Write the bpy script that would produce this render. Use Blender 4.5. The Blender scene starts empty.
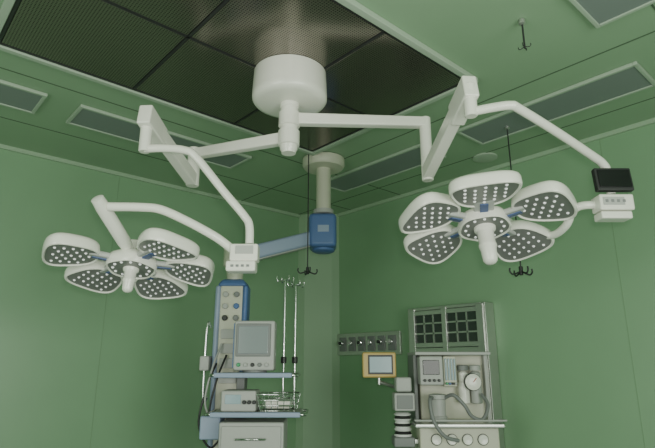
import bpy, math, bmesh
from mathutils import Vector, Matrix
PHI=-math.atan2(.667,.745)
RZ=Matrix.Rotation(PHI,4,'Z')
COL=bpy.context.scene.collection
# ------------------------------------------------------------ materials
def mat(name,col,rough=.5,metal=0,emis=0,ecol=None,noise=0,nscale=8,bump=0,trans=0,coat=0):
    m=bpy.data.materials.new(name);m.use_nodes=True;nt=m.node_tree;b=nt.nodes["Principled BSDF"]
    b.inputs["Base Color"].default_value=(*col,1);b.inputs["Roughness"].default_value=rough
    b.inputs["Metallic"].default_value=metal
    if coat: b.inputs["Coat Weight"].default_value=coat
    if trans: b.inputs["Transmission Weight"].default_value=trans
    if emis:
        b.inputs["Emission Color"].default_value=(*(ecol or col),1);b.inputs["Emission Strength"].default_value=emis
    if noise or bump:
        tc=nt.nodes.new("ShaderNodeTexCoord");n=nt.nodes.new("ShaderNodeTexNoise");n.inputs["Scale"].default_value=nscale
        n.inputs["Detail"].default_value=6
        nt.links.new(tc.outputs["Object"],n.inputs["Vector"])
        if noise:
            r=nt.nodes.new("ShaderNodeMapRange");r.inputs[3].default_value=1-noise;r.inputs[4].default_value=1+noise
            nt.links.new(n.outputs["Fac"],r.inputs[0])
            mx=nt.nodes.new("ShaderNodeVectorMath");mx.operation='SCALE';mx.inputs[0].default_value=col
            nt.links.new(r.outputs[0],mx.inputs["Scale"]);nt.links.new(mx.outputs[0],b.inputs["Base Color"])
        if bump:
            bp=nt.nodes.new("ShaderNodeBump");bp.inputs["Strength"].default_value=bump;bp.inputs["Distance"].default_value=.01
            nt.links.new(n.outputs["Fac"],bp.inputs["Height"]);nt.links.new(bp.outputs[0],b.inputs["Normal"])
    return m
def perforated():
    m=bpy.data.materials.new("perforated_metal");m.use_nodes=True;nt=m.node_tree;b=nt.nodes["Principled BSDF"]
    b.inputs["Metallic"].default_value=.85;b.inputs["Roughness"].default_value=.20
    tc=nt.nodes.new("ShaderNodeTexCoord");sc=nt.nodes.new("ShaderNodeVectorMath");sc.operation='SCALE';sc.inputs["Scale"].default_value=78
    fr=nt.nodes.new("ShaderNodeVectorMath");fr.operation='FRACTION'
    sb=nt.nodes.new("ShaderNodeVectorMath");sb.operation='SUBTRACT';sb.inputs[1].default_value=(.5,.5,0)
    mu=nt.nodes.new("ShaderNodeVectorMath");mu.operation='MULTIPLY';mu.inputs[1].default_value=(1,1,0)
    ln=nt.nodes.new("ShaderNodeVectorMath");ln.operation='LENGTH'
    lt=nt.nodes.new("ShaderNodeMath");lt.operation='LESS_THAN';lt.inputs[1].default_value=.27
    mx=nt.nodes.new("ShaderNodeMix");mx.data_type='RGBA';mx.inputs["A"].default_value=(.27,.25,.22,1);mx.inputs["B"].default_value=(.06,.055,.048,1)
    L=nt.links.new
    L(tc.outputs["Object"],sc.inputs[0]);L(sc.outputs[0],fr.inputs[0]);L(fr.outputs[0],sb.inputs[0]);L(sb.outputs[0],mu.inputs[0]);L(mu.outputs[0],ln.inputs[0]);L(ln.outputs["Value"],lt.inputs[0]);L(lt.outputs[0],mx.inputs["Factor"]);L(mx.outputs["Result"],b.inputs["Base Color"])
    return m
def stripes(name,c1,c2,scale,axis=2):
    m=bpy.data.materials.new(name);m.use_nodes=True;nt=m.node_tree;b=nt.nodes["Principled BSDF"];b.inputs["Roughness"].default_value=.5
    tc=nt.nodes.new("ShaderNodeTexCoord");se=nt.nodes.new("ShaderNodeSeparateXYZ");mu=nt.nodes.new("ShaderNodeMath");mu.operation='MULTIPLY';mu.inputs[1].default_value=scale
    fr=nt.nodes.new("ShaderNodeMath");fr.operation='FRACT';gt=nt.nodes.new("ShaderNodeMath");gt.operation='GREATER_THAN';gt.inputs[1].default_value=.6
    mx=nt.nodes.new("ShaderNodeMix");mx.data_type='RGBA';mx.inputs["A"].default_value=(*c1,1);mx.inputs["B"].default_value=(*c2,1);L=nt.links.new
    L(tc.outputs["Object"],se.inputs[0]);L(se.outputs[axis],mu.inputs[0]);L(mu.outputs[0],fr.inputs[0]);L(fr.outputs[0],gt.inputs[0]);L(gt.outputs[0],mx.inputs["Factor"]);L(mx.outputs["Result"],b.inputs["Base Color"])
    return m
M=dict(
 wall=mat("green_wall_panel",(.255,.43,.26),.36,noise=.06,nscale=3),
 ceil=mat("green_ceiling_panel",(.30,.45,.295),.45,noise=.05,nscale=3),
 trim=mat("green_trim",(.38,.52,.37),.4),
 seam=mat("dark_seam",(.09,.15,.09),.7),
 fseam=mat("panel_joint",(.22,.36,.215),.5),
 floor=mat("green_vinyl",(.12,.20,.14),.35,noise=.15,nscale=12),
 white=mat("white_enamel",(.88,.87,.80),.26,coat=.35,noise=.02,nscale=6),
 cream=mat("cream_plastic",(.60,.60,.49),.42),
 led_panel=mat("grey_lens_panel",(.20,.20,.195),.3,noise=.1,nscale=30),
 led=mat("led_lens",(.92,.92,.92),.1,emis=.25,ecol=(1,1,1)),
 lgrey=mat("light_grey_plastic",(.45,.46,.44),.45),
 grey=mat("grey_plastic",(.22,.23,.23),.5),
 dark=mat("dark_plastic",(.03,.03,.032),.4),
 black=mat("black_glass",(.008,.009,.010),.12),
 blue=mat("blue_plastic",(.09,.17,.38),.4),
 dblue=mat("dark_blue_hinge",(.07,.11,.25),.4),
 pblue=mat("pale_blue_panel",(.31,.38,.52),.4),
 steel=mat("brushed_steel",(.60,.61,.58),.32,metal=.85,noise=.06,nscale=20),
 chrome=mat("chrome",(.75,.75,.75),.15,metal=1),
 diff=mat("light_diffuser_off",(.22,.26,.25),.4),
 frame=mat("fixture_frame",(.42,.52,.41),.42),
 perf=perforated(),
 glass=mat("tinted_glass",(.03,.04,.037),.06,coat=.4),
 crt=mat("crt_screen",(.22,.25,.25),.15,emis=.08,ecol=(.55,.65,.7)),
 screen=mat("blue_screen",(.25,.35,.38),.2,emis=.10,ecol=(.6,.8,.85)),
 orange=mat("amber_plastic",(.60,.43,.15),.4),
 red=mat("red_plastic",(.5,.05,.04),.4),
 yellow=mat("yellow_plastic",(.6,.46,.06),.4),
 grn=mat("green_plastic",(.05,.35,.15),.4),
 bellow=stripes("bellows",(.75,.76,.74),(.03,.03,.03),22),
)
# ------------------------------------------------------------ roots and parts
def root(name,p,room=False):
    e=bpy.data.objects.new(name,None);e.empty_display_size=.1;COL.objects.link(e)
    if room: e.location=p
    else:
        e.matrix_world=Matrix.Translation(RZ@Vector(p))@RZ
    e["o"]=list(p);return e
def link(o,r):
    COL.objects.link(o)
    if r is not None:
        o.parent=r;o.location=-Vector(r["o"])
    return o
def meshobj(r,name,v,f,m,smooth=False,bevel=0,seg=2):
    me=bpy.data.meshes.new(name);me.from_pydata([tuple(x) for x in v],[],f);me.update()
    bm=bmesh.new();bm.from_mesh(me);bmesh.ops.recalc_face_normals(bm,faces=bm.faces);bm.to_mesh(me);bm.free()
    me.materials.append(m);o=bpy.data.objects.new(name,me);link(o,r)
    if smooth:
        for p in me.polygons:p.use_smooth=True
        if bevel==0:
            try:
                me.set_sharp_from_angle(angle=math.radians(40))
            except Exception: pass
    if bevel:
        b=o.modifiers.new("bevel",'BEVEL');b.width=bevel;b.segments=seg;b.limit_method='ANGLE'
        for p in me.polygons:p.use_smooth=True
        w=o.modifiers.new("wn",'WEIGHTED_NORMAL')
    return o
F6=[(0,1,2,3),(4,7,6,5),(0,4,5,1),(1,5,6,2),(2,6,7,3),(3,7,4,0)]
def box(r,name,c,s,m,bevel=.004,rz=0,taper=1,rx=0):
    R=Matrix.Rotation(rz,3,'Z')@Matrix.Rotation(rx,3,'X');v=[]
    for z,k in((-.5,1),(.5,taper)):
        for x,y in((-.5,-.5),(.5,-.5),(.5,.5),(-.5,.5)):
            v.append(Vector(c)+R@Vector((x*s[0]*k,y*s[1]*k,z*s[2])))
    return meshobj(r,name,v,F6,m,bevel=bevel)
def frame_of(p0,p1):
    d=(Vector(p1)-Vector(p0)).normalized()
    up=Vector((0,0,1)) if abs(d.z)<.95 else Vector((0,1,0))
    s=d.cross(up).normalized();u=s.cross(d).normalized();return d,s,u
def beam(r,name,p0,p1,w,h,m,w1=None,h1=None,bevel=.008):
    d,s,u=frame_of(p0,p1);v=[]
    for p,ww,hh in((Vector(p0),w,h),(Vector(p1),w1 or w,h1 or h)):
        for a,b in((-.5,-.5),(.5,-.5),(.5,.5),(-.5,.5)): v.append(p+s*a*ww+u*b*hh)
    return meshobj(r,name,v,F6,m,bevel=bevel)
def lathe(r,name,p0,p1,prof,m,n=32):
    """prof: list (t along axis in metres, radius)"""
    d,s,u=frame_of(p0,p1);v=[];f=[]
    for t,rad in prof:
        for i in range(n):
            a=2*math.pi*i/n;v.append(Vector(p0)+d*t+(s*math.cos(a)+u*math.sin(a))*max(rad,1e-4))
    k=len(prof)
    for j in range(k-1):
        for i in range(n):
            f.append((j*n+i,j*n+(i+1)%n,(j+1)*n+(i+1)%n,(j+1)*n+i))
    f.append(tuple(range(n)));f.append(tuple((k-1)*n+i for i in range(n)))
    return meshobj(r,name,v,f,m,smooth=True)
def cyl(r,name,p0,p1,rad,m,rad1=None,n=24,ch=.004):
    L=(Vector(p1)-Vector(p0)).length;rad1=rad1 or rad;ch=min(ch,L/4,rad/3)
    return lathe(r,name,p0,p1,[(0,rad-ch),(ch,rad),(L-ch,rad1),(L,rad1-ch)],m,n)
def tube(r,name,pts,rad,m,smooth=True):
    P=[Vector(p) for p in pts];Q=[]
    if smooth and len(P)>2:
        for i in range(len(P)-1):
            a=P[max(i-1,0)];b=P[i];c=P[i+1];d=P[min(i+2,len(P)-1)]
            for k in range(8):
                t=k/8;Q.append(.5*((2*b)+(-a+c)*t+(2*a-5*b+4*c-d)*t*t+(-a+3*b-3*c+d)*t**3))
        Q.append(P[-1])
    else:Q=P
    cu=bpy.data.curves.new(name,'CURVE');cu.dimensions='3D';sp=cu.splines.new('POLY');sp.points.add(len(Q)-1)
    for i,q in enumerate(Q):sp.points[i].co=(*q,1)
    cu.bevel_depth=rad;cu.bevel_resolution=5;cu.use_fill_caps=True;sp.use_smooth=True;cu.materials.append(m)
    return link(bpy.data.objects.new(name,cu),r)
def dome(v,f,c,ax,sx,sy,rad,n=8):
    """append a small hemisphere bulging along ax"""
    b=len(v)
    for k,(rr,h) in enumerate(((1,0),(.75,.55),(.3,.85))):
        for i in range(n):
            a=2*math.pi*i/n;v.append(c+(sx*math.cos(a)+sy*math.sin(a))*rad*rr+ax*rad*h)
    for k in range(2):
        for i in range(n): f.append((b+k*n+i,b+k*n+(i+1)%n,b+(k+1)*n+(i+1)%n,b+(k+1)*n+i))
    f.append(tuple(b+2*n+i for i in range(n)))
# ------------------------------------------------------------ room shell (room axes)
X0,X1,Y0,Y1,H=-2.2,3.56,-2.0,4.10,3.0
def slab(name,a,b,m):
    r=None;c=[(a[i]+b[i])/2 for i in range(3)];s=[b[i]-a[i] for i in range(3)]
    return box(None,name,c,s,m,bevel=0)
slab("floor",(X0,Y0,-.1),(X1,Y1,0),M['floor'])
slab("ceiling",(X0-.1,Y0-.1,H),(X1+.1,Y1+.1,H+.1),M['ceil'])
slab("wall_north",(X0-.1,Y1,0),(X1+.1,Y1+.1,H),M['wall'])
slab("wall_east",(X1,Y0,0),(X1+.1,Y1,H),M['wall'])
slab("wall_west",(X0-.1,Y0,0),(X0,Y1,H),M['wall'])
slab("wall_south",(X0-.1,Y0-.1,0),(X1+.1,Y0,H),M['wall'])
# boxed-in corner
v=[];P=[(3.27,4.10),(3.30,4.03),(3.49,3.83),(3.56,3.80),(3.56,4.10)]
for z in(0,H):
    for p in P:v.append((p[0],p[1],z))
n=len(P);meshobj(None,"wall_corner",v,[tuple(range(n)),tuple(range(n,2*n))]+[(i,(i+1)%n,n+(i+1)%n,n+i) for i in range(n)],M['ceil'])
slab("baseboard_north",(X0,Y1-.015,0),(3.27,Y1,.1),M['trim'])
slab("baseboard_east",(X1-.015,Y0,0),(X1,2.05,.1),M['trim'])
# wall panel seams + ceiling cove trims
k=1
def trim(a,b,m):
    global k
    slab("trim_%d"%k,a,b,m);k+=1
for a in(-1.0,.2,1.4,2.6): trim((a-.002,Y1-.002,.1),(a+.002,Y1,H),M['fseam'])
for b in(-1.2,0,1.2,): trim((X1-.002,b-.002,.1),(X1,b+.002,H),M['fseam'])
trim((X0,Y1-.02,H-.03),(3.27,Y1,H),M['trim']);trim((X1-.02,Y0,H-.03),(X1,3.80,H),M['trim'])
for a in(-.95,2.55,3.25): trim((a-.004,Y0,H-.002),(a+.004,Y1-.02,H),M['seam'])
for b in(-.7,.5,2.95,3.6): trim((X0,b-.004,H-.0021),(X1-.02,b+.004,H),M['seam'])
# laminar air panel
LX0,LX1,LY0,LY1=.28,2.25,1.38,2.675
r=root("laminar_air_diffuser",((LX0+LX1)/2,(LY0+LY1)/2,2.98),room=True)
nx,ny=3,2
for i in range(nx):
    for j in range(ny):
        w=(LX1-LX0)/nx;h=(LY1-LY0)/ny
        cx=LX0+w*(i+.5);cy=LY0+h*(j+.5)
        box(r,"perforated_tile_%d_%d"%(i,j),(cx,cy,2.990),(w-.02,h-.02,.018),M['perf'],bevel=.003)
for i in range(nx+1):
    x=LX0+(LX1-LX0)*i/nx;box(r,"bar_x%d"%i,(x,(LY0+LY1)/2,2.990),(.014,LY1-LY0,.02),M['dark'],bevel=0)
for j in range(ny+1):
    y=LY0+(LY1-LY0)*j/ny;box(r,"bar_y%d"%j,((LX0+LX1)/2,y,2.9895),(LX1-LX0,.014,.019),M['dark'],bevel=0)
fw=.035
box(r,"rim_a",((LX0+LX1)/2,LY0-fw/2-.01,2.985),(LX1-LX0+2*fw+.02,fw,.03),M['frame'])
box(r,"rim_b",((LX0+LX1)/2,LY1+fw/2+.01,2.985),(LX1-LX0+2*fw+.02,fw,.03),M['frame'])
box(r,"rim_c",(LX0-fw/2-.01,(LY0+LY1)/2,2.985),(fw,LY1-LY0+.02,.03),M['frame'])
box(r,"rim_d",(LX1+fw/2+.01,(LY0+LY1)/2,2.985),(fw,LY1-LY0+.02,.03),M['frame'])
# recessed fixtures
def fixture(a0,a1,b0,b1):
    r=root("ceiling_light_fixture",((a0+a1)/2,(b0+b1)/2,2.985),room=True);t=.02
    box(r,"diffuser",((a0+a1)/2,(b0+b1)/2,2.992),(a1-a0-2*t,b1-b0-2*t,.014),M['diff'],bevel=0)
    for n_,c,s in(("frame_a",((a0+a1)/2,b0+t/2),(a1-a0,t)),("frame_b",((a0+a1)/2,b1-t/2),(a1-a0,t)),("frame_c",(a0+t/2,(b0+b1)/2),(t,b1-b0-2*t)),("frame_d",(a1-t/2,(b0+b1)/2),(t,b1-b0-2*t))):
        box(r,n_,(c[0],c[1],2.989),(s[0],s[1],.02),M['frame'],bevel=.003)
fixture(-.55,.60,3.08,3.38);fixture(.78,2.0,3.08,3.38)
fixture(2.75,3.07,.70,1.80);fixture(2.75,3.07,-.65,.45);fixture(2.75,3.07,2.1,3.2)
fixture(1.95,2.30,-.45,.72)
r=root("ceiling_speaker",(3.32,1.93,2.99),room=True)
lathe(r,"grille",(3.32,1.93,3.0),(3.32,1.93,2.9),[(0,.09),(.01,.09),(.014,.075),(.012,.0)],M['frame'])
# ------------------------------------------------------------ central mount
HX,HY=-.198,2.46
r=root("surgical_light_ceiling_mount",(HX,HY,2.97))
lathe(r,"canopy",(HX,HY,2.979),(HX,HY,2.5),[(0,.190),(.13,.196),(.153,.194),(.168,.182),(.174,.157),(.176,.05)],M['white'],n=56)
lathe(r,"spindle",(HX,HY,2.805),(HX,HY,2.4),[(0,.05),(.02,.05),(.025,.045),(.255,.045),(.265,.038),(.275,.036)],M['white'])
# ------------------------------------------------------------ lamp heads
def outline(sc=1,W=.135,D=.125,n=40,ex=2.9):
    o=[]
    for i in range(n):
        t=2*math.pi*i/n;c,s=math.cos(t),math.sin(t)
        x=D*math.copysign(abs(c)**(2/ex),c);y=W*math.copysign(abs(s)**(2/ex),s)
        y*=(1+.24*x/D);o.append((x*sc,y*sc))
    return o
def lamp_head(r,C,tilt,azim,angs,psize,R,hub_r,handle_r,handle_l,droop):
    T=Matrix.Translation(Vector(C))@Matrix.Rotation(azim,4,'Z')@Matrix.Rotation(-tilt,4,'X')
    for pi,(a,dz) in enumerate(angs):
        A=T@Matrix.Rotation(a,4,'Z')@Matrix.Translation((R,0,dz))@Matrix.Rotation(droop,4,'Y')
        S=psize;prof=[(.91,.004),(.95,-.002),(.99,.0),(1.01,.008),(1.01,.034),(.985,.046),(.9,.056),(.5,.066)]
        v=[];f=[];n=40
        for sc,z in prof:
            for x,y in outline(sc*S): v.append(A@Vector((x,y,z)))
        for j in range(len(prof)-1):
            for i in range(n): f.append((j*n+i,j*n+(i+1)%n,(j+1)*n+(i+1)%n,(j+1)*n+i))
        f.append(tuple((len(prof)-1)*n+i for i in range(n)))
        meshobj(r,"petal_shell_%d"%pi,v,f,M['white'],smooth=True)
        v=[A@Vector((x,y,.004)) for x,y in outline(.915*S)];meshobj(r,"petal_lens_%d"%pi,v,[tuple(range(n))],M['led_panel'])
        v=[];f=[];R3=A.to_3x3()
        for x,y in[(i*.040+(j%2)*.020,j*.041) for i in range(-3,4) for j in range(-3,4)]:
            yy=y/(1+.24*x/.125)
            if (abs(x)/(.100))**2.6+(abs(yy)/(.108))**2.6<1:
                dome(v,f,A@Vector((x*S,y*S,.0035)),R3@Vector((0,0,-1)),R3@Vector((1,0,0)),R3@Vector((0,1,0)),.0072*S)
        meshobj(r,"petal_leds_%d"%pi,v,f,M['led'],smooth=True)
        B=T@Matrix.Rotation(a,4,'Z')
        p0=B@Vector((hub_r*.75,0,.030));p1=B@Vector((R-.07*S,0,.030+dz));beam(r,"petal_hinge_%d"%pi,p0,p1,.085,.026,M['lgrey'])
        p0=B@Vector((hub_r*.8,0,.016));p1=B@Vector((R-.09*S,0,.018+dz));beam(r,"hinge_insert_%d"%pi,p0,p1,.035,.012,M['dblue'],bevel=.003)
    n=40;prof=[(.90,.0),(.95,-.006),(1,0),(1.01,.03),(.95,.05),(.6,.075),(.3,.085)];v=[];f=[]
    for sc,z in prof:
        for i in range(n):
            a=2*math.pi*i/n;q=hub_r*sc*(1+.03*math.cos(5*a));v.append(T@Vector((q*math.cos(a),q*math.sin(a),z-.006)))
    for j in range(len(prof)-1):
        for i in range(n): f.append((j*n+i,j*n+(i+1)%n,(j+1)*n+(i+1)%n,(j+1)*n+i))
    f.append(tuple((len(prof)-1)*n+i for i in range(n)))
    meshobj(r,"centre_shell",v,f,M['white'],smooth=True)
    v=[T@Vector((hub_r*.91*math.cos(2*math.pi*i/n),hub_r*.91*math.sin(2*math.pi*i/n),-.006)) for i in range(n)]
    meshobj(r,"centre_lens",v,[tuple(range(n))],M['led_panel'])
    v=[];f=[];R3=T.to_3x3()
    for i in range(12):
        a=2*math.pi*(i+.5)/12;dome(v,f,T@Vector((hub_r*.72*math.cos(a),hub_r*.72*math.sin(a),-.0065)),R3@Vector((0,0,-1)),R3@Vector((1,0,0)),R3@Vector((0,1,0)),.0072)
    meshobj(r,"centre_leds",v,f,M['led'],smooth=True)
    p0=T@Vector((0,0,-.004));p1=T@Vector((0,0,-.2));h=handle_r;L=handle_l
    lathe(r,"sterile_handle",p0,p1,[(0,h*1.35),(.012,h*1.3),(.02,h),(L*.45,h),(L*.5,h*1.08),(L*.56,h*1.08),(L*.62,h*.95),(L*.93,h*.85),(L,h*.6),(L+.004,h*.2)],M['white'])
    p0=T@Vector((0,0,.07));p1=T@Vector((0,0,.2));lathe(r,"back_hub",p0,p1,[(0,.05),(.05,.045),(.06,.03)],M['white'])
    return T
rad=math.radians
# left light
r=root("surgical_light",(-.887,2.3,1.95))
z=2.615
lathe(r,"mount_collar",(HX,HY,z-.045),(HX,HY,3),[(0,.045),(.004,.055),(.08,.055),(.085,.045)],M['white'])
beam(r,"horizontal_arm",(HX-.03,HY+.01,z),(-.73,2.67,z),.05,.062,M['white'],h1=.055)
cyl(r,"elbow",(-.735,2.675,z+.035),(-.735,2.675,2.43),.035,M['white'])
beam(r,"spring_arm",(-.735,2.66,2.462),(-.803,2.12,2.555),.055,.070,M['white'],h1=.065)
beam(r,"spring_arm_cover",(-.79,2.27,2.528),(-.805,2.08,2.561),.062,.098,M['white'])
cyl(r,"spring_arm_pivot",(-.803,2.12,2.58),(-.803,2.12,2.395),.026,M['white'])
tube(r,"drop_arm",[(-.803,2.12,2.41),(-.72,2.125,2.415),(-.635,2.14,2.412),(-.585,2.15,2.385),(-.46,2.18,2.235),(-.365,2.2,2.125),(-.342,2.2,2.08),(-.338,2.2,2.0)],.0185,M['white'])
box(r,"control_box",(-.355,2.19,1.955),(.12,.07,.075),M['white'],bevel=.008)
box(r,"control_box_lower",(-.365,2.185,1.895),(.125,.075,.045),M['white'],bevel=.008)
box(r,"control_label",(-.352,2.152,1.965),(.075,.004,.035),M['lgrey'],bevel=.001)
for i in range(4): box(r,"button_%d"%i,(-.40+i*.022,2.1455,1.895),(.012,.004,.01),M['grey'],bevel=.001)
tube(r,"yoke",[(-.37,2.2,1.94),(-.444,2.18,2.0),(-.50,2.16,2.035),(-.60,2.13,2.085),(-.70,2.10,2.125),(-.78,2.09,2.133),(-.91,2.06,2.126)],.019,M['white'])
lathe(r,"yoke_knuckle",(-.945,2.03,2.155),(-.885,2.24,2.00),[(0,.012),(.004,.026),(.05,.03),(.24,.03),(.27,.026)],M['white'])
lamp_head(r,(-.882,2.31,1.915),rad(14),rad(2),[(-rad(152),0),(-rad(216),0),(-rad(283),.0),(-rad(345),0),(-rad(42),0)],.88,.25,.108,.026,.11,rad(8))
# right light
r=root("surgical_light",(.702,2.25,2.12))
z=2.705
lathe(r,"mount_collar",(HX,HY,z-.03),(HX,HY,3),[(0,.045),(.004,.055),(.076,.055),(.08,.045)],M['white'])
beam(r,"horizontal_arm",(HX+.03,HY+.002,z+.015),(.512,2.50,z+.015),.05,.062,M['white'],h1=.055)
cyl(r,"elbow",(.512,2.505,z+.045),(.512,2.505,2.40),.03,M['white'])
beam(r,"spring_arm",(.512,2.50,2.44),(.568,1.90,2.568),.055,.072,M['white'],h1=.067)
beam(r,"spring_arm_cover",(.555,2.05,2.531),(.572,1.86,2.573),.062,.105,M['white'])
cyl(r,"spring_arm_pivot",(.570,1.88,2.585),(.570,1.88,2.445),.026,M['white'])
tube(r,"drop_arm",[(.572,1.88,2.465),(.65,1.865,2.475),(.72,1.855,2.48),(.76,1.87,2.472),(.95,1.97,2.415),(1.13,2.07,2.357),(1.185,2.10,2.335),(1.21,2.115,2.30),(1.216,2.12,2.20)],.0185,M['white'])
box(r,"monitor_bezel",(1.213,2.09,2.253),(.155,.03,.105),M['dark'],bevel=.006,rx=rad(-6))
box(r,"monitor_screen",(1.213,2.073,2.256),(.135,.004,.08),M['black'],bevel=.001,rx=rad(-6))
box(r,"control_box",(1.215,2.12,2.155),(.145,.08,.07),M['white'],bevel=.008)
box(r,"control_box_lower",(1.21,2.12,2.10),(.13,.07,.032),M['white'],bevel=.006)
box(r,"control_label",(1.20,2.079,2.158),(.09,.004,.035),M['lgrey'],bevel=.001)
for i in range(4): box(r,"button_%d"%i,(1.17+i*.024,2.0765,2.158),(.012,.003,.012),M['grey'],bevel=.001)
tube(r,"yoke",[(1.19,2.13,2.155),(1.10,2.15,2.158),(1.07,2.18,2.14),(1.06,2.24,2.09),(1.03,2.33,2.07),(.95,2.42,2.11),(.82,2.38,2.18),(.71,2.28,2.19)],.018,M['white'])
lamp_head(r,(.702,2.25,2.088),rad(16),rad(0),[(-rad(37),0),(-rad(104),0),(-rad(163),0),(-rad(225),0),(-rad(322),0)],.97,.258,.115,.036,.175,rad(11))
# ------------------------------------------------------------ hanging rods
def rod(X,Y,z1,turn=0,name="iv_hanging_rod",s=1):
    r=root(name,(X,Y,z1))
    lathe(r,"ceiling_carriage",(X,Y,2.9975),(X,Y,2.9),[(0,.015),(.02,.015),(.025,.008)],M['steel'],n=16)
    tube(r,"rod",[(X,Y,2.98),(X,Y,z1)],.004,M['dark'],False)
    cyl(r,"hook_boss",(X,Y,z1+.03*s),(X,Y,z1-.02*s),.011*s,M['dark'],n=12)
    for i in range(4):
        a=turn+i*math.pi/2;c,sn=math.cos(a),math.sin(a)
        tube(r,"hook_%d"%i,[(X+c*q*s,Y+sn*q*s,z1+h*s) for q,h in((.005,.0),(.035,-.012),(.055,-.015),(.068,0),(.066,.018))],.0045*s,M['dark'])
    return r
rod(-.137,3.53,2.11,.3);rod(1.17,3.11,2.035,.2,s=1.1);rod(.877,2.03,2.86,.9,s=.4)
# ------------------------------------------------------------ equipment pendant
r=root("anesthesia_equipment_pendant",(-.62,3.45,1.5))
PX,PY_=-.03,3.70
lathe(r,"ceiling_cover",(PX,PY_,2.995),(PX,PY_,2),[(0,.16),(.05,.16),(.07,.145),(.075,.06)],M['cream'],n=40)
lathe(r,"drop_tube",(PX,PY_,2.93),(PX,PY_,2),[(0,.055),(.37,.055)],M['cream'])
lathe(r,"tube_flange",(PX,PY_,2.60),(PX,PY_,2),[(0,.06),(.005,.075),(.035,.075),(.04,.06)],M['lgrey'])
box(r,"joint_housing",(-.035,3.70,2.425),(.20,.22,.25),M['blue'],bevel=.03)
box(r,"joint_label",(-.03,3.588,2.43),(.08,.004,.05),M['pblue'],bevel=.001)
lathe(r,"joint_cap",(PX,PY_,2.305),(PX,PY_,2),[(0,.08),(.02,.08),(.03,.06)],M['blue'])
beam(r,"horizontal_arm",(-.10,3.68,2.38),(-.60,3.47,2.20),.12,.10,M['pblue'],bevel=.02)
beam(r,"arm_underside",(-.14,3.665,2.32),(-.57,3.48,2.165),.08,.03,M['lgrey'])
lathe(r,"arm_end",(-.62,3.45,2.26),(-.62,3.45,1),[(0,.06),(.01,.08),(.13,.08),(.14,.06),(.24,.05)],M['cream'])
# column
box(r,"column_top_cap",(-.62,3.45,2.01),(.20,.20,.05),M['blue'],bevel=.02,taper=.7)
box(r,"column_body",(-.62,3.45,1.40),(.15,.17,1.18),M['cream'],bevel=.012)
for sx in(-1,1):
    box(r,"column_blue_post_%d"%(sx+1),(-.62+sx*.088,3.42,1.42),(.035,.13,1.14),M['pblue' if sx<0 else 'blue'],bevel=.015)
for i in range(3):
    for j in range(2):
        cyl(r,"gas_outlet_%d_%d"%(i,j),(-.655+j*.07,3.37,1.93-i*.075),(-.655+j*.07,3.345,1.93-i*.075),.018,[M['lgrey'],M['grey'],M['lgrey'],M['blue'],M['dark'],M['grey']][i*2+j],n=16)
for i in range(4): box(r,"power_socket_%d"%i,(-.62,3.36,1.68-i*.09),(.11,.012,.06),M['lgrey'],bevel=.003)
box(r,"column_foot",(-.62,3.45,.79),(.19,.2,.06),M['blue'],bevel=.015)
tube(r,"side_rail",[(-.74,3.36,1.72),(-.76,3.34,1.72),(-.76,3.34,1.30),(-.74,3.36,1.30)],.008,M['chrome'])
box(r,"side_module",(-.76,3.36,1.50),(.06,.10,.09),M['lgrey'],bevel=.01)
for i,(dx,z0) in enumerate(((.0,1.62),(.03,1.55),(-.03,1.5))):
    tube(r,"cable_%d"%i,[(-.66+dx,3.345,z0),(-.70+dx,3.28,z0-.15),(-.73+dx,3.27,z0-.35),(-.66+dx,3.3,z0-.48),(-.62,3.34,z0-.4)],.006,M['dark'] if i else M['lgrey'])
for n_,z,w,cx in(("upper_shelf",1.435,.44,-.42),("lower_shelf",1.225,.50,-.40)):
    box(r,n_,(cx,3.20,z),(w,.30,.022),M['lgrey'],bevel=.006)
    box(r,n_+"_blue_edge",(cx,3.043,z),(w,.018,.028),M['pblue'],bevel=.006)
    for sx in(-1,1): tube(r,n_+"_rail_%d"%(sx+1),[(cx+sx*w/2,3.06,z),(cx+sx*(w/2+.03),3.06,z),(cx+sx*(w/2+.03),3.34,z),(cx+sx*w/2,3.34,z)],.008,M['chrome'],False)
box(r,"shelf_bracket",(-.53,3.37,1.33),(.05,.12,.24),M['grey'])
box(r,"drawer_unit",(-.42,3.20,1.10),(.36,.28,.17),M['lgrey'],bevel=.01)
box(r,"drawer_front",(-.42,3.055,1.10),(.33,.012,.13),M['lgrey'],bevel=.006)
tube(r,"drawer_handle",[(-.50,3.05,1.10),(-.50,3.03,1.10),(-.34,3.03,1.10),(-.34,3.05,1.10)],.006,M['chrome'],False)
box(r,"side_module_low",(-.68,3.28,1.14),(.12,.16,.13),M['pblue'],bevel=.01)
for i,x in enumerate((-.275,-.205)):
    tube(r,"iv_pole_%d"%i,[(x,3.37,1.20),(x,3.37,2.03-i*.03)],.0065,M['chrome'],False)
    cyl(r,"pole_clamp_%d"%i,(x,3.37,1.50),(x,3.37,1.54),.018,M['dark'],n=12)
    for j in range(4):
        a=j*math.pi/2+.5;c,s=math.cos(a),math.sin(a)
        tube(r,"iv_hook_%d_%d"%(i,j),[(x+c*q,3.37+s*q,2.02-i*.03+h) for q,h in((0,0),(.03,.0),(.05,-.008),(.06,.008),(.058,.025))],.004,M['chrome'])
beam(r,"pole_bracket",(-.28,3.37,1.225),(-.20,3.37,1.225),.06,.02,M['steel'])
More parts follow.
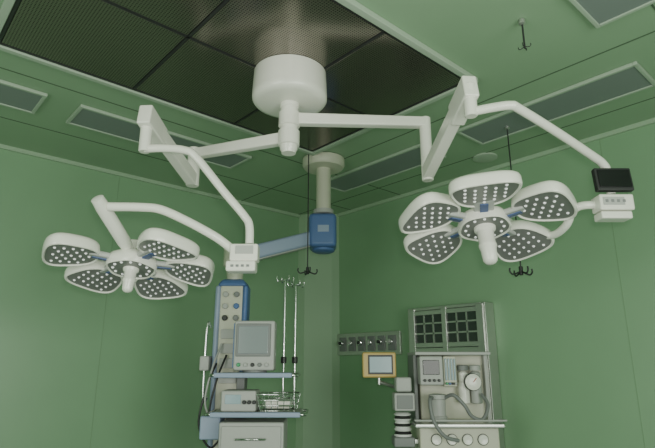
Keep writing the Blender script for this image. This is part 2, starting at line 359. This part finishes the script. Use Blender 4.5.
# CRT monitor
r=root("patient_monitor",(-.42,3.18,1.6))
box(r,"front_housing",(-.42,3.11,1.60),(.235,.11,.28),M['lgrey'],bevel=.012)
v=[]
for y,w,h in((3.165,.108,.125),(3.315,.075,.085)):
    for x_,z_ in((-1,-1),(1,-1),(1,1),(-1,1)): v.append((-.42+x_*w,y,1.595+z_*h))
meshobj(r,"tapered_back",v,F6,M['grey'],bevel=.01)
box(r,"screen_bezel",(-.425,3.053,1.63),(.20,.012,.185),M['grey'],bevel=.006)
box(r,"crt_glass",(-.425,3.046,1.63),(.172,.008,.155),M['crt'],bevel=.004)
for i,mm in enumerate(('grn','lgrey','dark','grey','lgrey')): cyl(r,"knob_%d"%i,(-.505+i*.040,3.057,1.492),(-.505+i*.040,3.04,1.492),.011,M[mm],n=16)
box(r,"blue_side_stripe",(-.539,3.11,1.60),(.006,.09,.25),M['blue'],bevel=.002)
cyl(r,"base_pedestal",(-.42,3.13,1.447),(-.42,3.13,1.462),.07,M['grey'])
r=root("ventilator_module",(-.46,3.18,1.29))
box(r,"case",(-.50,3.16,1.295),(.20,.18,.115),M['lgrey'],bevel=.012)
box(r,"display",(-.53,3.068,1.305),(.09,.006,.05),M['screen'],bevel=.003)
for i in range(3): cyl(r,"dial_%d"%i,(-.465+i*.028,3.07,1.29),(-.465+i*.028,3.05,1.29),.011,M['dark'],n=14)
r=root("wire_basket",(-.28,3.18,1.30));by=3.18
for z,k_ in((1.242,.85),(1.27,.92),(1.30,.96),(1.33,1.0)):
    w,d=.115*k_,.11*k_;tube(r,"ring_%d"%int(z*1000),[(-.28-w,by-d,z),(-.28+w,by-d,z),(-.28+w,by+d,z),(-.28-w,by+d,z),(-.28-w,by-d,z)],.004,M['chrome'],False)
for i in range(7):
    q=-1+2*i/6
    for s in(-1,1): tube(r,"wire_%d_%d"%(i,s+1),[(-.28+q*.098,by+s*.094,1.242),(-.28+q*.115,by+s*.11,1.33)],.003,M['chrome'],False)
    tube(r,"wire_floor_%d"%i,[(-.28+q*.098,by-.094,1.242),(-.28+q*.098,by+.094,1.242)],.003,M['chrome'],False)
box(r,"supplies",(-.28,by,1.275),(.15,.13,.05),M['white'],bevel=.015)
# ------------------------------------------------------------ east wall: gas panel, cabinet (room axes)
r=root("medical_gas_outlet_panel",(3.54,3.41,1.67),room=True)
box(r,"backplate",(3.548,3.41,1.675),(.022,.80,.20),M['steel'],bevel=.004)
for i in range(6):
    b=3.10+i*.125
    box(r,"outlet_plate_%d"%i,(3.532,b,1.675),(.012,.085,.13),M['grey'],bevel=.004)
    cyl(r,"outlet_%d"%i,(3.53,b,1.685),(3.495,b,1.685),.026,M['chrome'],n=20)
    cyl(r,"outlet_cap_%d"%i,(3.4955,b,1.685),(3.485,b,1.685),.016,M['dark' if i%2 else 'lgrey'],n=16)
r=root("instrument_cabinet",(3.45,2.475,1.0),room=True)
c0,c1,zt=2.10,2.83,1.94;xf=3.43
box(r,"back",(3.55,2.475,.98),(.016,c1-c0-.02,1.9),M['grey'],bevel=0)
for n_,b in(("side_0",c0+.012),("side_1",c1-.012)): box(r,n_,(3.495,b,zt/2),(.12,.024,zt),M['steel'],bevel=.003)
box(r,"top",(3.495,2.475,zt-.012),(.12,c1-c0-.05,.024),M['steel'],bevel=.003);box(r,"plinth",(3.495,2.475,.04),(.11,c1-c0-.05,.08),M['steel'],bevel=.003)
for i,z in enumerate((.5,.85,1.2,1.50)): box(r,"shelf_%d"%i,(3.50,2.475,z),(.085,c1-c0-.05,.012),M['steel'],bevel=.002)
for n_,b,w in(("stile_l",c0+.045,.06),("stile_r",c1-.045,.06),("stile_mid",2.465,.045)): box(r,n_,(xf+.005,b,zt/2),(.02,w,zt-.02),M['steel'],bevel=.003)
for i,z in enumerate((.12,1.0,1.60,1.64,zt-.045)): box(r,"rail_%d"%i,(xf+.006,2.465,z),(.018,c1-c0-.06,.036),M['steel'],bevel=.003)
for i in range(1,3):
    for jj,(p,q) in enumerate(((c0+.075,2.443),(2.487,c1-.075))):
        b=p+(q-p)*i/3;box(r,"grille_%d_%d"%(i,jj),(xf+.008,b,1.77),(.006,.012,.25),M['steel'],bevel=0)
for i in range(1,3): box(r,"grille_h_%d"%i,(xf+.008,2.465,1.65+i*.08),(.006,c1-c0-.1,.012),M['steel'],bevel=0)
for jj,(p,q) in enumerate(((c0+.07,2.445),(2.485,c1-.07))):
    box(r,"glass_%d"%jj,(xf+.012,(p+q)/2,1.0),(.004,q-p,1.80),M['glass'],bevel=0)
for b in(2.44,2.50): tube(r,"handle_%d"%int(b*100),[(xf-.005,b,1.10),(xf-.03,b,1.10),(xf-.03,b,1.25),(xf-.005,b,1.25)],.006,M['chrome'],False)
# ------------------------------------------------------------ anesthesia machine
r=root("anesthesia_machine",(.81,3.6,.0))
ax0,ax1,ay0,ay1=.565,1.055,3.42,3.80;cx=(ax0+ax1)/2;cy=(ay0+ay1)/2
for i,(x,y) in enumerate(((ax0+.05,ay0),(ax1-.05,ay0),(ax0+.05,ay1-.05),(ax1-.05,ay1-.05))):
    cyl(r,"caster_%d"%i,(x-.015,y,.05),(x+.015,y,.05),.05,M['dark'],n=20);cyl(r,"caster_stem_%d"%i,(x,y,.06),(x,y,.14),.014,M['steel'],n=12)
box(r,"base",(cx,cy-.03,.15),(ax1-ax0+.04,.46,.07),M['grey'],bevel=.015)
box(r,"cabinet",(cx,cy,.55),(ax1-ax0-.02,.36,.74),M['cream'],bevel=.012)
for i in range(3): 
    box(r,"drawer_%d"%i,(cx+.02,ay0+.006,.34+i*.19),(.38,.02,.17),M['lgrey'],bevel=.006)
    tube(r,"drawer_pull_%d"%i,[(cx-.06,ay0-.005,.34+i*.19),(cx-.06,ay0-.025,.34+i*.19),(cx+.10,ay0-.025,.34+i*.19),(cx+.10,ay0-.005,.34+i*.19)],.006,M['chrome'],False)
box(r,"gauge_fascia",(cx,cy-.01,1.02),(ax1-ax0,.38,.20),M['cream'],bevel=.012)
for i in range(4):
    x=ax0+.10+i*.095
    lathe(r,"pressure_gauge_%d"%i,(x,ay0-.005,1.05),(x,ay0-.3,1.05),[(0,.030),(.016,.030),(.02,.026),(.016,.0)],M['white'],n=24)
    lathe(r,"gauge_rim_%d"%i,(x,ay0-.004,1.05),(x,ay0-.3,1.05),[(0,.034),(.012,.034),(.013,.030)],M['dark'],n=24)
box(r,"worktop",(cx-.01,cy-.04,1.135),(ax1-ax0+.05,.46,.025),M['steel'],bevel=.006)
tube(r,"worktop_rail",[(ax0-.02,3.45,1.16),(ax0-.03,3.36,1.165),(ax0+.02,3.345,1.165),(ax1-.02,3.345,1.165),(ax1+.02,3.36,1.165),(ax1+.01,3.45,1.16)],.006,M['lgrey'])
box(r,"back_tower",(cx+.02,cy+.08,1.35),(.44,.18,.41),M['cream'],bevel=.012)
box(r,"top_shelf",(cx,cy+.02,1.562),(.49,.34,.022),M['lgrey'],bevel=.006)
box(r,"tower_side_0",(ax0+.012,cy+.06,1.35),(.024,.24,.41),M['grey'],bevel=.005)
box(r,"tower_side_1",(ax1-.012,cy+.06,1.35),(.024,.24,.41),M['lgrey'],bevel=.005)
box(r,"ventilator_case",(.665,3.55,1.455),(.15,.20,.18),M['lgrey'],bevel=.01)
box(r,"ventilator_screen",(.662,3.447,1.475),(.105,.006,.09),M['black'],bevel=.003)
for i in range(4): cyl(r,"vent_knob_%d"%i,(.618+i*.03,3.45,1.395),(.618+i*.03,3.432,1.395),.009,M['dark'],n=12)
box(r,"flowmeter_block",(.79,3.56,1.45),(.085,.16,.19),M['cream'],bevel=.008)
for i in range(4):
    cyl(r,"flow_tube_%d"%i,(.762+i*.019,3.474,1.395),(.762+i*.019,3.474,1.53),.006,M['screen'],n=10)
    cyl(r,"flow_knob_%d"%i,(.762+i*.019,3.48,1.375),(.762+i*.019,3.455,1.375),.008,M[('grn','blue','dark','lgrey')[i]],n=12)
for i,x in enumerate((.885,.965)):
    lathe(r,"vaporizer_%d"%i,(x,3.54,1.25),(x,3.54,2),[(0,.03),(.005,.036),(.13,.036),(.135,.03),(.15,.032),(.19,.032),(.20,.02)],M['lgrey'] if i else M['white'],n=24)
    lathe(r,"vaporizer_dial_%d"%i,(x,3.54,1.455),(x,3.54,2),[(0,.037),(.03,.037),(.035,.028)],M['lgrey'] if i else M['grey'],n=24)
lathe(r,"airway_gauge",(.925,3.475,1.385),(.925,3,1.385),[(0,.05),(.03,.05),(.034,.043),(.03,.0)],M['white'],n=28)
lathe(r,"airway_gauge_rim",(.925,3.476,1.385),(.925,3,1.385),[(0,.054),(.024,.054),(.026,.049)],M['dark'],n=28)
beam(r,"gauge_needle",(.925,3.440,1.385),(.945,3.440,1.41),.003,.004,M['red'],bevel=0)
lathe(r,"co2_absorber",(.70,3.48,1.148),(.70,3.48,2),[(0,.05),(.01,.055),(.03,.055),(.035,.048),(.13,.048),(.135,.055),(.16,.055),(.165,.03)],M['lgrey'],n=28)
tube(r,"breathing_hose_0",[(.74,3.45,1.29),(.78,3.38,1.31),(.84,3.36,1.25),(.88,3.37,1.19),(.95,3.38,1.17),(1.0,3.42,1.25),(.98,3.48,1.31)],.011,M['grey'])
tube(r,"breathing_hose_1",[(.66,3.45,1.29),(.63,3.37,1.28),(.64,3.34,1.17),(.70,3.33,1.08),(.79,3.36,1.05)],.011,M['grey'])
tube(r,"side_arm",[(.57,3.66,1.30),(.50,3.66,1.33),(.41,3.64,1.36),(.345,3.62,1.38)],.012,M['steel'])
cyl(r,"side_arm_post",(.345,3.625,1.36),(.345,3.625,1.45),.012,M['steel'],n=14)
box(r,"display_housing",(.345,3.605,1.49),(.225,.05,.165),M['orange'],bevel=.012)
box(r,"display_back",(.345,3.645,1.49),(.19,.04,.135),M['grey'],bevel=.012)
box(r,"display_bezel",(.352,3.577,1.492),(.165,.006,.125),M['dark'],bevel=.003)
box(r,"display_screen",(.352,3.572,1.492),(.145,.004,.10),M['screen'],bevel=.001)
box(r,"bellows_bracket",(.52,3.5,1.03),(.10,.06,.03),M['steel'],bevel=.004)
box(r,"bellows_base",(.475,3.5,1.03),(.13,.14,.06),M['grey'],bevel=.01)
lathe(r,"bellows",(.475,3.5,1.06),(.475,3.5,2),[(0,.055),(.015,.055),(.025,.045),(.04,.055),(.055,.045),(.07,.055),(.085,.045),(.10,.055),(.115,.045),(.13,.055),(.14,.04)],M['bellow'],n=28)
box(r,"bellows_head",(.485,3.5,1.265),(.13,.12,.11),M['lgrey'],bevel=.01)
box(r,"bellows_head_fascia",(.485,3.437,1.265),(.10,.006,.08),M['grey'],bevel=.003)
box(r,"bellows_head_top",(.485,3.5,1.37),(.10,.10,.09),M['lgrey'],bevel=.012)
# ------------------------------------------------------------ lights
def area(name,p,tgt,sx,sy,e,col=(1,1,1)):
    l=bpy.data.lights.new(name,'AREA');l.shape='RECTANGLE';l.size=sx;l.size_y=sy;l.energy=e;l.color=col
    o=bpy.data.objects.new(name,l);COL.objects.link(o);o.location=p
    o.rotation_euler=(Vector(tgt)-Vector(p)).to_track_quat('-Z','Y').to_euler();return o
area("fill_light_south",(.6,-1.9,1.5),(.6,3,1.9),2.2,1.8,74,(.98,1,.93))  # added soft fill in front of the closed south wall, no real opening there
area("fill_light_west",(-2.1,1.0,1.5),(3,1.6,1.8),2.2,1.8,50,(.98,1,.93))  # second added fill from the west side
l=bpy.data.lights.new("phone_flash",'POINT');l.energy=60;l.shadow_soft_size=.04;l.color=(1,.98,.93)
o=bpy.data.objects.new("phone_flash",l);COL.objects.link(o);o.location=(0.0,-.05,1.56)
w=bpy.data.worlds.new("world");w.use_nodes=True;w.node_tree.nodes["Background"].inputs[0].default_value=(.02,.03,.02,1);bpy.context.scene.world=w
# ------------------------------------------------------------ camera
cam=bpy.data.cameras.new("camera");c=bpy.data.objects.new("camera",cam);COL.objects.link(c)
cam.sensor_width=36;cam.lens=28.58;cam.clip_start=.02
c.location=(0,0,1.5);c.rotation_euler=(math.radians(105),0,PHI)
bpy.context.scene.camera=c
